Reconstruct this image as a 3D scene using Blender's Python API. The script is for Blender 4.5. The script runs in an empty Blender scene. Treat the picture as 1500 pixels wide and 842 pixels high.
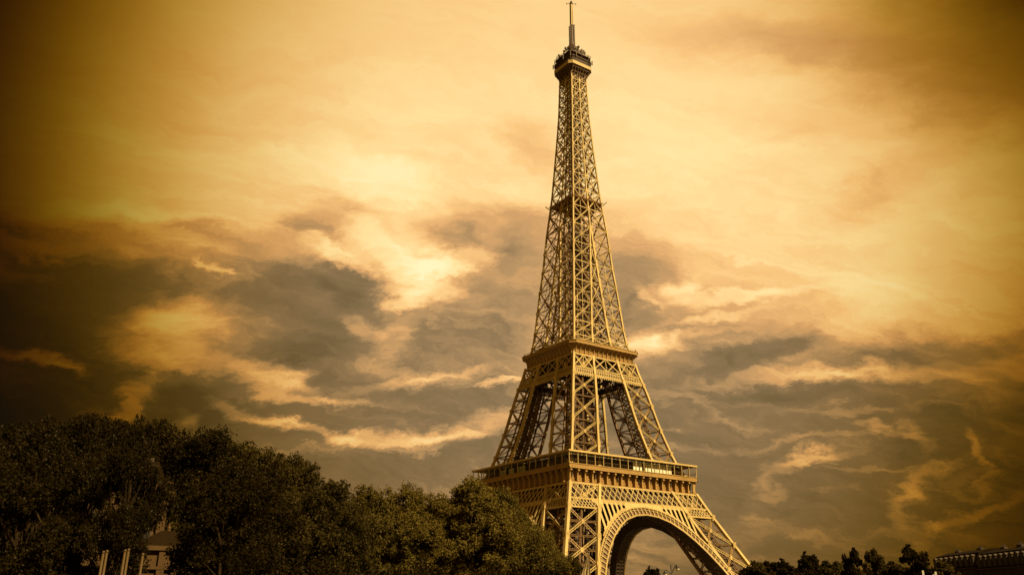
import bpy, math, random
import numpy as np
from mathutils import Vector, Matrix, Euler
R = math.radians
random.seed(7)
SC = bpy.context.scene
COL = SC.collection

# ------------------------------------------------------------------ camera
CAM = Vector((-244.83, -299.29, 6.08))
YAW, PIT, ROL = 0.602559, 0.361114, 0.0060717
fw = Vector((math.sin(YAW)*math.cos(PIT), math.cos(YAW)*math.cos(PIT), math.sin(PIT)))
rt0 = Vector((math.cos(YAW), -math.sin(YAW), 0)); up0 = rt0.cross(fw)
rt = rt0*math.cos(ROL)+up0*math.sin(ROL); up = -rt0*math.sin(ROL)+up0*math.cos(ROL)
cd = bpy.data.cameras.new('camera'); cam = bpy.data.objects.new('camera', cd); COL.objects.link(cam)
m = Matrix((rt, up, -fw)).transposed().to_4x4(); m.translation = CAM
cam.matrix_world = m
cd.sensor_fit = 'HORIZONTAL'; cd.sensor_width = 36; cd.lens = 36*1237.2/1500
cd.clip_start = 0.5; cd.clip_end = 9000
SC.camera = cam

# ------------------------------------------------------------------ exposure, sun, sky
vs = SC.view_settings
SC.display_settings.display_device = 'sRGB'
vs.view_transform = 'Standard'; vs.look = 'None'; vs.gamma = 1; vs.exposure = 1.15
vs.use_curve_mapping = False
SUN_DIR = Vector((0.30, -0.95, 0)).normalized()
SUN_EL = R(43)
to_sun = Vector((SUN_DIR.x*math.cos(SUN_EL), SUN_DIR.y*math.cos(SUN_EL), math.sin(SUN_EL)))
sl = bpy.data.lights.new('sun', 'SUN'); sl.energy = 5.0; sl.angle = R(0.5); sl.color = (1.0, 0.80, 0.43)
so = bpy.data.objects.new('sun', sl); COL.objects.link(so)
so.rotation_euler = to_sun.to_track_quat('Z', 'Y').to_euler(); so.location = (0, 0, 400)

W = bpy.data.worlds.new('World'); SC.world = W; W.use_nodes = True
nt = W.node_tree; nt.nodes.clear()
class NB:
    """small node-tree helper"""
    def __init__(s, nt): s.nt = nt
    def n(s, t, **k):
        o = s.nt.nodes.new(t)
        for a, b in k.items(): setattr(o, a, b)
        return o
    def put(s, sock, v):
        if isinstance(v, bpy.types.NodeSocket): s.nt.links.new(v, sock)
        elif v is not None: sock.default_value = v
    def math(s, op, a, b=None, c=None, clamp=False):
        o = s.n('ShaderNodeMath', operation=op, use_clamp=clamp)
        for i, v in enumerate((a, b, c)): s.put(o.inputs[i], v)
        return o.outputs[0]
    def vmath(s, op, a, b=None, c=None):
        o = s.n('ShaderNodeVectorMath', operation=op)
        s.put(o.inputs[0], a); s.put(o.inputs[1], b)
        if c is not None: s.put(o.inputs[2] if op == 'MULTIPLY_ADD' else o.inputs[3], c)
        return o.outputs['Value'] if op in ('DOT_PRODUCT', 'LENGTH') else o.outputs[0]
    def noise(s, vec, scale, detail=5, rough=.55, dist=0, col=False):
        o = s.n('ShaderNodeTexNoise'); s.put(o.inputs['Vector'], vec)
        o.inputs['Scale'].default_value = scale; o.inputs['Detail'].default_value = detail
        o.inputs['Roughness'].default_value = rough; o.inputs['Distortion'].default_value = dist
        return o.outputs['Color'] if col else o.outputs['Fac']
    def ramp(s, fac, stops, mode='LINEAR'):
        o = s.n('ShaderNodeValToRGB'); cr = o.color_ramp; cr.interpolation = mode
        while len(cr.elements) > 1: cr.elements.remove(cr.elements[-1])
        cr.elements[0].position = stops[0][0]; cr.elements[0].color = (*stops[0][1], 1)
        for p, c in stops[1:]:
            e = cr.elements.new(p); e.color = (*c, 1)
        s.put(o.inputs[0], fac); return o.outputs[0]
    def mapping(s, vec, loc=(0,0,0), rot=(0,0,0), scale=(1,1,1), vt='TEXTURE'):
        o = s.n('ShaderNodeMapping', vector_type=vt); s.put(o.inputs['Vector'], vec)
        o.inputs['Location'].default_value = loc; o.inputs['Rotation'].default_value = rot; o.inputs['Scale'].default_value = scale
        return o.outputs[0]
    def mixc(s, a, b, fac, bt='MIX'):
        o = s.n('ShaderNodeMix', data_type='RGBA', blend_type=bt)
        s.put(o.inputs[0], fac); s.put(o.inputs[6], a); s.put(o.inputs[7], b); return o.outputs[2]

b = NB(nt)
tc = b.n('ShaderNodeTexCoord').outputs['Generated']          # world direction
d = b.vmath('NORMALIZE', tc)
# flat sky chart around one fixed direction of the world (stereographic), so cloud banks can be laid out by angle
AX, AY, AZ = rt.copy(), fw.copy(), up.copy()
dx = b.vmath('DOT_PRODUCT', d, tuple(AX)); dy = b.vmath('DOT_PRODUCT', d, tuple(AY)); dz = b.vmath('DOT_PRODUCT', d, tuple(AZ))
k = b.math('DIVIDE', 1237.2*2, b.math('MAXIMUM', b.math('ADD', dy, 1.0), 0.05))
cx = b.n('ShaderNodeCombineXYZ')
nt.links.new(b.math('MULTIPLY', dx, k), cx.inputs[0]); nt.links.new(b.math('MULTIPLY', dz, k), cx.inputs[1])
P0 = b.vmath('SCALE', cx.outputs[0], None, 0.001)             # unit = 1000 chart units (about 46 degrees)
def chart(u, v):
    q = Vector(((u-750)/1237.2, 1, (421-v)/1237.2)); q.normalize()
    f = 2*1237.2/(1+q.y)/1000
    return q.x*f, q.z*f, 2/(1+q.y)*q.y
# domain warp: big soft swirls and small ragged edges
w1 = b.noise(b.mapping(P0, rot=(0,0,R(-12)), scale=(1.7,1,1)), 3.2, 4, .6, col=True)
w2 = b.noise(b.mapping(P0, rot=(0,0,R(8)), scale=(2.2,1,1)), 11, 8, .66, col=True)
P = b.vmath('ADD', P0, b.vmath('MULTIPLY', b.vmath('SUBTRACT', w1, (.5,.5,.5)), (.15,.10,0)))
P = b.vmath('ADD', P, b.vmath('MULTIPLY', b.vmath('SUBTRACT', w2, (.5,.5,.5)), (.15,.10,0)))
w3 = b.noise(b.mapping(P0, rot=(0,0,R(-14)), scale=(1.8,1,1)), 34, 6, .7, col=True)
P = b.vmath('ADD', P, b.vmath('MULTIPLY', b.vmath('SUBTRACT', w3, (.5,.5,.5)), (.045,.028,0)))
# broad base: bright upper sky, greyer lower sky
sep = b.n('ShaderNodeSeparateXYZ'); nt.links.new(P, sep.inputs[0])
base = b.n('ShaderNodeMapRange', interpolation_type='SMOOTHSTEP')
tilt = b.math('ADD', sep.outputs[1], b.math('MULTIPLY', sep.outputs[0], 0.10))
b.put(base.inputs[0], tilt)
for i, v in zip((1,2,3,4), (-.16, .16, .38, .97)): base.inputs[i].default_value = v
acc = base.outputs[0]
#        u    v   ru   rv  rot   amp    (angles on the sky chart)
CLOUDS = [
 # grey-brown banks
 (445, 452,165, 88, -24,-.34,.35),(400,392,110, 30,  12,-.20,.6),(515,408, 62, 34,  18,-.30,.3),(330,345,130,22,14,-.16,.7),(740,335,135, 52,   4,-.34,.6),(690,352,70,30,0,-.12,.7),
 (740,440,130,110,   0,-.14,1),(640,330,60,26,20,-.16,.8),(775,215, 85, 48,  40,-.18,.8),(465,322, 80, 36, -22,-.36,.8),(495,340,60,22,0,-.16,.9),
 (1105,522, 95,22, -16,-.40,.6),(1190,505,70,14,-12,-.18,.8),(1180,575,210,20,-8,-.22,.7),(1000,560,120,20,-4,-.12,.8),
 (150,385,220, 44,  20,-.22,.8),( 60,455,190, 80,   8,-.26,.8),(300,590,105, 36,  10,-.26,.5),(150,555,160, 45,   18,-.22,.7),(60,600,140,40,0,-.2,.8),
 (640,525,200, 60,   0,-.06,1),(560,690,300, 26,   0,-.04,1),(920,620,150,80,   0,-.08,1),(565,500,50,16,20,-.18,.8),
 (1330,110,300,110, 25,-.22,1),(1110, 60,260, 46,   8,-.20,1),(1290,270,170, 36, -24,-.16,1),(1380,505,240,26, -8,-.30,.8),(1180,190,160,30,20,-.10,1),
 (1450,585,260, 60, -10,-.20,.8),(895,390,100,110,  10,-.24,.9),(1360,660,120,26,-10,-.12,.8),(1300,700,260,40,0,-.06,1),(80,640,300,60,0,-.1,1),
 # lit cloud
 (1340,465,280,70,-5,.12,1),
 (1000,240,300,190,0,.10,1),(600,170,330,70,0,.04,1),(1300,420,200,80,-8,.06,1),(150,300,240,46,6,.16,1),
 (275, 485,165, 70,  10, .44,.8),(250,465, 90, 40,  10, .26,.9),(310,525,110,24,6,.24,.8),(215,510,110,18,24,.22,.8),
 (590,300,130, 50,  48, .18,.8),(520,250,170,40,8,.16,1),(560,355,130,30,24,.30,.7),(500,368,70,14,18,.34,.6),(620,395,100,30,-16,.22,.7),
 (615,430, 85, 20, -14, .46,.6),(660,380,80,24,-32,.26,.7),(690,330,40,60,10,.12,1),(500,290,70,20,-10,.16,.8),
 (535,478, 52, 20,  30, .34,.6),(585,492, 34, 36,  40, .34,.6),(575,530,70,12,20,.26,.7),(600,556,120, 14,  -6, .32,.7),(660,545,90,7,-10,.2,.7),
 (400,545, 70, 26,  18, .46,.6),(385,562, 50, 20,  10, .30,.7),(450,583,140, 11,   3, .38,.7),(440,545,60,14,-30,.2,.8),
 ( 48,520, 80, 18,   6, .60,.6),(95,534,40,10,20,.30,.7),(182,572, 66, 24, -52, .56,.6),(150,590,70,8,20,.30,.7),
 (370,604, 90, 12,  18, .44,.6),(450,632,110, 12,  14, .44,.6),(560,642,120, 16,  -4, .46,.6),(700,618,130, 22,  -8, .38,.7),(650,640,120,14,-6,.26,.7),
 (263,608, 24, 14,   0, .44,.6),(250,590,14,22,40,.2,.8),(742,557, 80,  9,  -9, .50,.6),(600,658,70,6,-4,.30,.7),(430,660,150,6,0,.16,.8),
 (80,352,140,16,10,.26,.9),(230,310,190,16,10,.16,.9),(300,392,40,7,14,.34,.7),(120,300,160,10,6,.12,.8),
 (985,428, 62, 22, -8, .44,.7),(940,445,40,8,30,.26,.7),(1060,440,150,12, -8, .28,.7),(1030,470,120,9,-12,.2,.8),(950,510, 70, 24,   4, .50,.7),(1010,495,110,9,-10,.22,.8),
 (1190,430,220,110, -5, .10,1),(1330,380,380,170,-14, .08,1),(1130,560,260,14, -6, .20,.9),(1240,540,140,12,-4,.18,.8),(1280,600,170,9,-5,.22,.8),(1060,590,140,7,4,.18,.8),
 (1010,630,40,5,-4,.22,.7),(1210,545,300,14,0,.16,1),(1430,560,60,20,20,.16,.9),
 (1195,677, 70, 11,  -8, .38,.8),(1150,690,90,14,-20,.22,.9),(1105,745, 46, 66, 30, .20,1),(1190,770,90,40,-8,.10,1),(1070,660,160,8,-6,.16,.8),
 (1350,640, 16, 40, -40, .32,.8),(1300,628,60,8,14,.26,.7),(1375,700, 80, 14, -38, .32,.9),(1335,750, 20,60, 30, .20,1),(1455,655, 60,10, 40, .34,.9),(1480,700,50,8,-30,.2,.8),
 (1240,640,150,8,-14,.16,.8),(1280,690,110,6,-4,.22,.8),(950,790,170,60,0,.14,1),(1430,750,150,12,-24,.30,.8),(330,225,260, 45,   8, .04,1),(1180,720,150,7,-4,.12,.8),(1300,770,160,10,-8,.12,1),
]
for (u, v, ru, rv, rot, amp, soft) in CLOUDS:
    X, Z, s = chart(u, v)
    mp = b.mapping(P, loc=(X, Z, 0), rot=(0,0,R(-rot)), scale=(ru*1.12/1000*s, rv*1.2/1000*s, 1))
    g = b.n('ShaderNodeTexGradient', gradient_type='SPHERICAL'); nt.links.new(mp, g.inputs[0])
    mr = b.n('ShaderNodeMapRange', interpolation_type='SMOOTHSTEP')
    b.put(mr.inputs[0], g.outputs[1]); mr.inputs[2].default_value = .34+.66*soft; mr.inputs[3].default_value = 0; mr.inputs[4].default_value = amp*(.92 if amp > 0 else .80)
    acc = b.math('ADD', acc, mr.outputs[0])
# wisps and mottling; stronger in the lower, broken part of the sky
amt = b.n('ShaderNodeMapRange'); b.put(amt.inputs[0], tilt)
for i, v in zip((1,2,3,4), (-.15, .33, 1.0, .20)): amt.inputs[i].default_value = v
wisp = b.noise(b.mapping(P, rot=(0,0,R(-9)), scale=(3.6,1,1)), 8, 9, .64, .9)
fil = b.noise(b.mapping(P, rot=(0,0,R(-14)), scale=(5.5,1,1)), 24, 6, .66, 1.6)
mot = b.noise(b.mapping(P, rot=(0,0,R(6)), scale=(1.4,1,1)), 4.3, 7, .62, .3)
acc = b.math('ADD', acc, b.math('MULTIPLY', b.math('SUBTRACT', wisp, .5), amt.outputs[0]))
acc = b.math('ADD', acc, b.math('MULTIPLY', b.math('SUBTRACT', fil, .5), b.math('MULTIPLY', amt.outputs[0], .65)))
acc = b.math('ADD', acc, b.math('MULTIPLY', b.math('SUBTRACT', mot, .5), b.math('MULTIPLY', amt.outputs[0], .55)))
acc = b.math('DIVIDE', b.math('ADD', acc, .1), 1.4)
cloudcol = b.ramp(acc, [(p_, c_) for p_, c_ in [(0.07,(.15,.10,.043)),(.20,(.21,.142,.064)),(.34,(.275,.178,.084)),(.46,(.46,.274,.118)),(.58,(.72,.39,.150)),(.70,(.93,.56,.215)),(.84,(1.0,.745,.34)),(1.0,(1.05,.88,.50))]])
# vignette put into the sky colour: darkens with angle from its middle
X, Z, s = chart(832, 335)
gl = b.vmath('LENGTH', b.mapping(P0, loc=(X, Z, 0), scale=(.628, .67, 1)))
V = b.math('EXPONENT', b.math('MULTIPLY', b.math('POWER', gl, 4.9), -1.0))
# further vignette darkening painted into the sky at corners and sides
for (u, v, ru, rv, rot, f) in [(1600,-60,520,330,0,.86),(1620,720,400,330,0,.28),(-80,640,420,240,0,.28),(1500,150,300,160,20,.25),(-60,330,330,120,0,.10)]:
    X, Z, s = chart(u, v)
    mp = b.mapping(P, loc=(X, Z, 0), rot=(0,0,R(-rot)), scale=(ru/1000*s, rv/1000*s, 1))
    g = b.n('ShaderNodeTexGradient', gradient_type='SPHERICAL'); nt.links.new(mp, g.inputs[0])
    mr = b.n('ShaderNodeMapRange', interpolation_type='SMOOTHSTEP')
    b.put(mr.inputs[0], g.outputs[1]); mr.inputs[3].default_value = 1; mr.inputs[4].default_value = 1-f
    V = b.math('MULTIPLY', V, mr.outputs[0])
V = b.math('MAXIMUM', V, 0.02)
back = b.n('ShaderNodeMapRange', interpolation_type='SMOOTHSTEP'); b.put(back.inputs[0], b.math('MULTIPLY', dy, -1.0))
for i_, v_ in zip((1,2,3,4), (-.3, .6, 0.0, .55)): back.inputs[i_].default_value = v_
V = b.math('MAXIMUM', V, back.outputs[0])      # sky behind the camera raised as added fill for the front faces
vc = b.n('ShaderNodeCombineXYZ')
nt.links.new(V, vc.inputs[0]); gv = b.math('SUBTRACT', 1.0, b.math('MULTIPLY', b.math('MULTIPLY', V, b.math('SUBTRACT', 1.0, V)), .30))
nt.links.new(b.math('MULTIPLY', b.math('POWER', V, 1.22), gv), vc.inputs[1]); nt.links.new(b.math('POWER', V, 2.7), vc.inputs[2])
skyc = b.vmath('MULTIPLY', cloudcol, vc.outputs[0])
SKYGAIN = 10.0*0.475
skyc = b.vmath('SCALE', skyc, None, SKYGAIN)
nis = b.n('ShaderNodeTexSky', sky_type='NISHITA', sun_disc=False)
nis.sun_elevation = SUN_EL; nis.sun_rotation = math.atan2(to_sun.x, to_sun.y)
clear = b.vmath('MULTIPLY', nis.outputs[0], (.006, .0038, .0012))       # what little of the clear sky the warm cloud deck lets through
fin = b.vmath('ADD', skyc, clear)
bg = b.n('ShaderNodeBackground'); nt.links.new(fin, bg.inputs[0]); bg.inputs[1].default_value = 0.1
W.cycles.sampling_method = 'MANUAL'; W.cycles.sample_map_resolution = 512
wo = b.n('ShaderNodeOutputWorld'); nt.links.new(bg.outputs[0], wo.inputs[0])

# ------------------------------------------------------------------ materials
def mat(name, col, rough=.6, metal=0, noise=None, spec=None, bump=None):
    mt = bpy.data.materials.new(name); mt.use_nodes = True
    t = mt.node_tree; p = t.nodes['Principled BSDF']; q = NB(t)
    p.inputs['Roughness'].default_value = rough; p.inputs['Metallic'].default_value = metal
    spec = .18 if spec is None else spec
    if spec is not None: p.inputs['Specular IOR Level'].default_value = spec
    p.inputs['Base Color'].default_value = (*col, 1)
    if noise:
        sc, lo, hi = noise
        co = q.n('ShaderNodeTexCoord').outputs['Object']
        f = q.noise(co, sc, 5, .6)
        f2 = q.noise(q.mapping(co, scale=(1,1,4)), sc*6, 3, .5)
        f = q.math('ADD', q.math('MULTIPLY', f, .65), q.math('MULTIPLY', f2, .35))
        c = q.ramp(f, [(.3, tuple(x*lo for x in col)), (.7, tuple(min(1, x*hi) for x in col))])
        t.links.new(c, p.inputs['Base Color'])
        if bump:
            bp = q.n('ShaderNodeBump'); bp.inputs['Strength'].default_value = bump; t.links.new(f2, bp.inputs['Height'])
            t.links.new(bp.outputs[0], p.inputs['Normal'])
    return mt
M = {}
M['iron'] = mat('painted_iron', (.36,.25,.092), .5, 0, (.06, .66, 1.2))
M['iron_dark'] = mat('dark_shade_iron', (.075,.043,.018), .6, 0, (.12, .7, 1.2))  # dark summit parts; inside legs and shaft the darkness is painted shade
M['iron_shade'] = mat('shaded_iron', (.05,.03,.014), .7, 0, (.12, .75, 1.2))  # soffits, inner girders, undersides: shade painted as near-black iron
M['iron_mid'] = mat('shade_brown_iron', (.115,.062,.023), .6, 0, (.12, .75, 1.2))  # same iron, browner and darker: shade painted onto the inner bracing
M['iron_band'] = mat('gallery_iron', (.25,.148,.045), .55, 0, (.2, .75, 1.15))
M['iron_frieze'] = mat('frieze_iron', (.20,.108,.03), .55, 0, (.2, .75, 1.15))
M['deck'] = mat('deck', (.05,.035,.02), .8, 0, (.3, .7, 1.2))
M['glassy'] = mat('pavilion_glass', (.07,.06,.035), .12, 0)
M['curtain'] = mat('pale_blind', (.62,.56,.38), .7, 0, (.9, .8, 1.1))
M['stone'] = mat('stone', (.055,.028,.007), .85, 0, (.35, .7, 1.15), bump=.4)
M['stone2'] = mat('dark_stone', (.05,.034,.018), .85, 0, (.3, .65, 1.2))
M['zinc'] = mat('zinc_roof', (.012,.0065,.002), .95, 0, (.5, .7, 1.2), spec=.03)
M['window'] = mat('window_glass', (.012,.009,.005), .5, 0)
M['bark'] = mat('bark', (.020,.012,.005), .95, 0, (1.2, .6, 1.3), spec=.02, bump=.6)
M['pole'] = mat('cream_paint', (.058,.033,.010), .5, 0, (.8, .85, 1.1))
M['cloth'] = mat('cream_cloth', (.30,.22,.11), .85, 0, (1.5, .8, 1.1))
M['white'] = mat('white_paint', (.7,.66,.55), .5)
M['lamp'] = mat('lamp_metal', (.05,.04,.03), .45, .6)
M['lampglass'] = mat('lamp_glass', (.5,.45,.33), .3)
M['asphalt'] = mat('asphalt', (.05,.045,.038), .85, 0, (1.5, .7, 1.3))
M['paving'] = mat('paving', (.17,.14,.10), .85, 0, (.8, .75, 1.2))
M['line'] = mat('road_paint', (.6,.57,.48), .7)
def leafmat(name, col, var=.35):
    mt = bpy.data.materials.new(name); mt.use_nodes = True
    t = mt.node_tree; q = NB(t); t.nodes.remove(t.nodes['Principled BSDF'])
    co = q.n('ShaderNodeTexCoord').outputs['Object']
    f = q.noise(co, .55, 3, .6); f2 = q.noise(co, 5.0, 2, .5)
    oi = q.n('ShaderNodeObjectInfo').outputs['Random']
    f = q.math('ADD', q.math('ADD', q.math('MULTIPLY', f, .5), q.math('MULTIPLY', f2, .5)), q.math('MULTIPLY', q.math('SUBTRACT', oi, .5), .18))
    c = q.ramp(f, [(.3, tuple(x*(1-var) for x in col)), (.7, (col[0]*(1+var*1.2), col[1]*(1+var), col[2]*(1+var*.5)))])
    di = q.n('ShaderNodeBsdfDiffuse'); tr = q.n('ShaderNodeBsdfTranslucent'); gl = q.n('ShaderNodeBsdfGlossy'); gl.inputs['Roughness'].default_value = .45
    t.links.new(c, di.inputs[0]); t.links.new(c, tr.inputs[0]); gl.inputs[0].default_value = (.5,.45,.3,1)
    m1 = q.n('ShaderNodeMixShader'); m1.inputs[0].default_value = .42; t.links.new(di.outputs[0], m1.inputs[1]); t.links.new(tr.outputs[0], m1.inputs[2])
    m2 = q.n('ShaderNodeMixShader'); m2.inputs[0].default_value = .004; t.links.new(m1.outputs[0], m2.inputs[1]); t.links.new(gl.outputs[0], m2.inputs[2])
    t.links.new(m2.outputs[0], t.nodes['Material Output'].inputs[0])
    return mt
M['leaf_dark'] = leafmat('dark_leaves', (.017,.0115,.003))  # left-hand crowns: vignette darkness put into the leaf colour
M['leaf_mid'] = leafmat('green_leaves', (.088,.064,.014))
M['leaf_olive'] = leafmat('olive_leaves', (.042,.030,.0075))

# ------------------------------------------------------------------ mesh helpers
class MB:
    def __init__(s): s.v = []; s.f = []
    def quadbox(s, a8):
        n = len(s.v); s.v += [tuple(p) for p in a8]
        s.f += [(n,n+3,n+2,n+1),(n+4,n+5,n+6,n+7),(n,n+1,n+5,n+4),(n+1,n+2,n+6,n+5),(n+2,n+3,n+7,n+6),(n+3,n,n+4,n+7)]
    def box(s, x0,x1,y0,y1,z0,z1):
        s.quadbox([(x0,y0,z0),(x1,y0,z0),(x1,y1,z0),(x0,y1,z0),(x0,y0,z1),(x1,y0,z1),(x1,y1,z1),(x0,y1,z1)])
    def beam(s, a, c, w, dp=None, nrm=(0,-1,0)):
        a = Vector(a); c = Vector(c); t = c-a
        if t.length < 1e-6: return
        t.normalize(); dp = w if dp is None else dp
        n = Vector(nrm); n = n - t*n.dot(t)
        if n.length < 1e-4: n = Vector((1,0,0)) - t*t.x
        n.normalize(); u = t.cross(n)
        u = u*(w/2); n = n*(dp/2)
        s.quadbox([a-u-n, a+u-n, a+u+n, a-u+n, c-u-n, c+u-n, c+u+n, c-u+n])
    def laced(s, a, c, w, dp, nrm, rail=.2, pitch=None):
        a = Vector(a); c = Vector(c); t = c-a; L = t.length; t.normalize()
        n = Vector(nrm); n = (n - t*n.dot(t)).normalized(); u = t.cross(n)*(w/2-rail/2)
        s.beam(a+u, c+u, rail, dp, nrm); s.beam(a-u, c-u, rail, dp, nrm)
        k = max(2, int(L/(pitch or w*1.1)))
        for i in range(k):
            p = a+t*(L*i/k); q = a+t*(L*(i+1)/k); sg = 1 if i % 2 else -1
            s.beam(p+u*sg, q-u*sg, rail*.6, dp*.5, nrm)
    def cyl(s, a, c, r0, r1, n=8, cap=True):
        a = Vector(a); c = Vector(c); t = (c-a).normalized()
        x = t.orthogonal().normalized(); y = t.cross(x); k = len(s.v)
        for p, r in ((a, r0), (c, r1)):
            for i in range(n):
                q = 2*math.pi*i/n; s.v.append(tuple(p+x*(r*math.cos(q))+y*(r*math.sin(q))))
        for i in range(n): s.f.append((k+i, k+(i+1)%n, k+n+(i+1)%n, k+n+i))
        if cap: s.f.append(tuple(range(k+n, k+2*n))); s.f.append(tuple(reversed(range(k, k+n))))
    def ball(s, c, r, n=8, sz=1):
        k = len(s.v); c = Vector(c); m = n//2
        for j in range(m+1):
            ph = math.pi*j/m
            for i in range(n):
                th = 2*math.pi*i/n
                s.v.append((c.x+r*math.sin(ph)*math.cos(th), c.y+r*math.sin(ph)*math.sin(th), c.z+sz*r*math.cos(ph)))
        for j in range(m):
            for i in range(n): s.f.append((k+j*n+i, k+(j+1)*n+i, k+(j+1)*n+(i+1)%n, k+j*n+(i+1)%n))
    def prism(s, poly, z0, z1, poly2=None):
        k = len(s.v); n = len(poly); poly2 = poly2 or poly
        s.v += [(x,y,z0) for x,y in poly]+[(x,y,z1) for x,y in poly2]
        for i in range(n): s.f.append((k+i, k+(i+1)%n, k+n+(i+1)%n, k+n+i))
        s.f.append(tuple(range(k+n, k+2*n))); s.f.append(tuple(reversed(range(k, k+n))))
    def build(s, name, mt, parent=None, smooth=False):
        me = bpy.data.meshes.new(name); me.from_pydata(s.v, [], s.f); me.materials.append(mt)
        if smooth: me.polygons.foreach_set('use_smooth', [True]*len(me.polygons))
        o = bpy.data.objects.new(name, me); COL.objects.link(o)
        if parent: o.parent = parent
        return o
def empty(name, label, cat, loc=(0,0,0), rz=0, group=None):
    o = bpy.data.objects.new(name, None); COL.objects.link(o); o.location = loc; o.rotation_euler = (0,0,rz)
    o['label'] = label; o['category'] = cat
    if group: o['group'] = group
    return o
def tag(o, label, cat, group=None):
    o['label'] = label; o['category'] = cat
    if group: o['group'] = group
    return o
def around(o, n=4, sub=()):
    """copies of a part turned by 90 degrees about the tower's axis (with their sub-parts)"""
    out = [o]
    for k in range(1, n):
        c = o.copy(); COL.objects.link(c); c.parent = o.parent; c.rotation_euler = (0,0,k*math.pi/2); out.append(c)
        for ch in list(o.children):
            g = ch.copy(); COL.objects.link(g); g.parent = c
    return out
def struct(o): o['kind'] = 'structure'; return o

# ------------------------------------------------------------------ ground, road, river bank
g = MB(); g.v = [(-4000,-4000,0),(4000,-4000,0),(4000,4000,0),(-4000,4000,0)]; g.f = [(0,1,2,3)]
struct(g.build('ground', mat('ground_earth', (.075,.062,.032), .95, 0, (.08,.6,1.3))))
def strip(name, p, q, w, z0, z1, m_):
    a = Vector((*p,0)); c = Vector((*q,0)); t = (c-a).normalized(); n = Vector((-t.y,t.x,0))*(w/2); s = MB()
    s.quadbox([Vector((x.x,x.y,z)) for z in (z0,z1) for x in (a-n,c-n,c+n,a+n)]); return struct(s.build(name, m_))
strip('road', (-700,-118), (700,-118), 14, -.5, .004, M['asphalt'])
strip('pavement', (-700,-108.4), (700,-108.4), 5, -.5, .13, M['paving'])
strip('pavement', (-700,-127.6), (700,-127.6), 5, -.5, .13, M['paving'])
ln = MB()
for i in range(-60, 60): ln.box(i*8, i*8+3, -118.08, -117.92, .0, .008)
struct(ln.build('road_marking', M['line']))
sq = MB(); sq.box(-95,95,-95,95,-.5,.006); struct(sq.build('esplanade', M['paving']))

# ------------------------------------------------------------------ the iron tower
ZS = [0,24.5,42,52.3,57.6,66.3,80,92,100,105,113,123,151,157,180,200,229,248,270,277]
HS = [60.5,48.2,39.6,35.0,33.0,29.1,25.4,22.8,21.1,19.6,17.9,15.4,13.0,12.3,10.6,8.6,6.7,5.6,5.0,4.9]
IS_Z = [0,25.8,42.7,52.8,67,85,103,113,116,128,150,180]
IS_H = [44.3,32.2,24.3,19.7,14.6,10.9,8.2,6.9,5.8,4.6,2.7,.25]
H = lambda z: float(np.interp(z, ZS, HS))
I = lambda z: float(np.interp(z, IS_Z, IS_H))
T = empty('lattice_tower', 'tall tapering iron lattice tower on four arched legs, with three platforms and a mast', 'tower')
for (x,y) in ((1,1),(1,0),(0,1),(0,0)):
    px = -(60.5 if x else 44.3); py = -(60.5 if y else 44.3)
    foundations = MB(); foundations.prism([(px-3.5,py-3.5),(px+3.5,py-3.5),(px+3.5,py+3.5),(px-3.5,py+3.5)], -.3, 2.6, [(px-2.2,py-2.2),(px+2.2,py-2.2),(px+2.2,py+2.2),(px-2.2,py+2.2)]); around(foundations.build('foundation', M['stone'], T))


def cp(a, c, z):      # chord point of the leg at the (-,-) corner; a, c: 1 = outer line, 0 = inner line
    return Vector((-(H(z) if a else I(z)), -(H(z) if c else I(z)), z))
LEGFACES = [((0,1),(1,1),(0,-1,0)), ((1,0),(1,1),(-1,0,0)), ((0,0),(1,0),(0,1,0)), ((0,0),(0,1),(1,0,0))]
def lp(f, t, z): a = cp(*f[0], z); c = cp(*f[1], z); return a.lerp(c, t)

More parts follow.
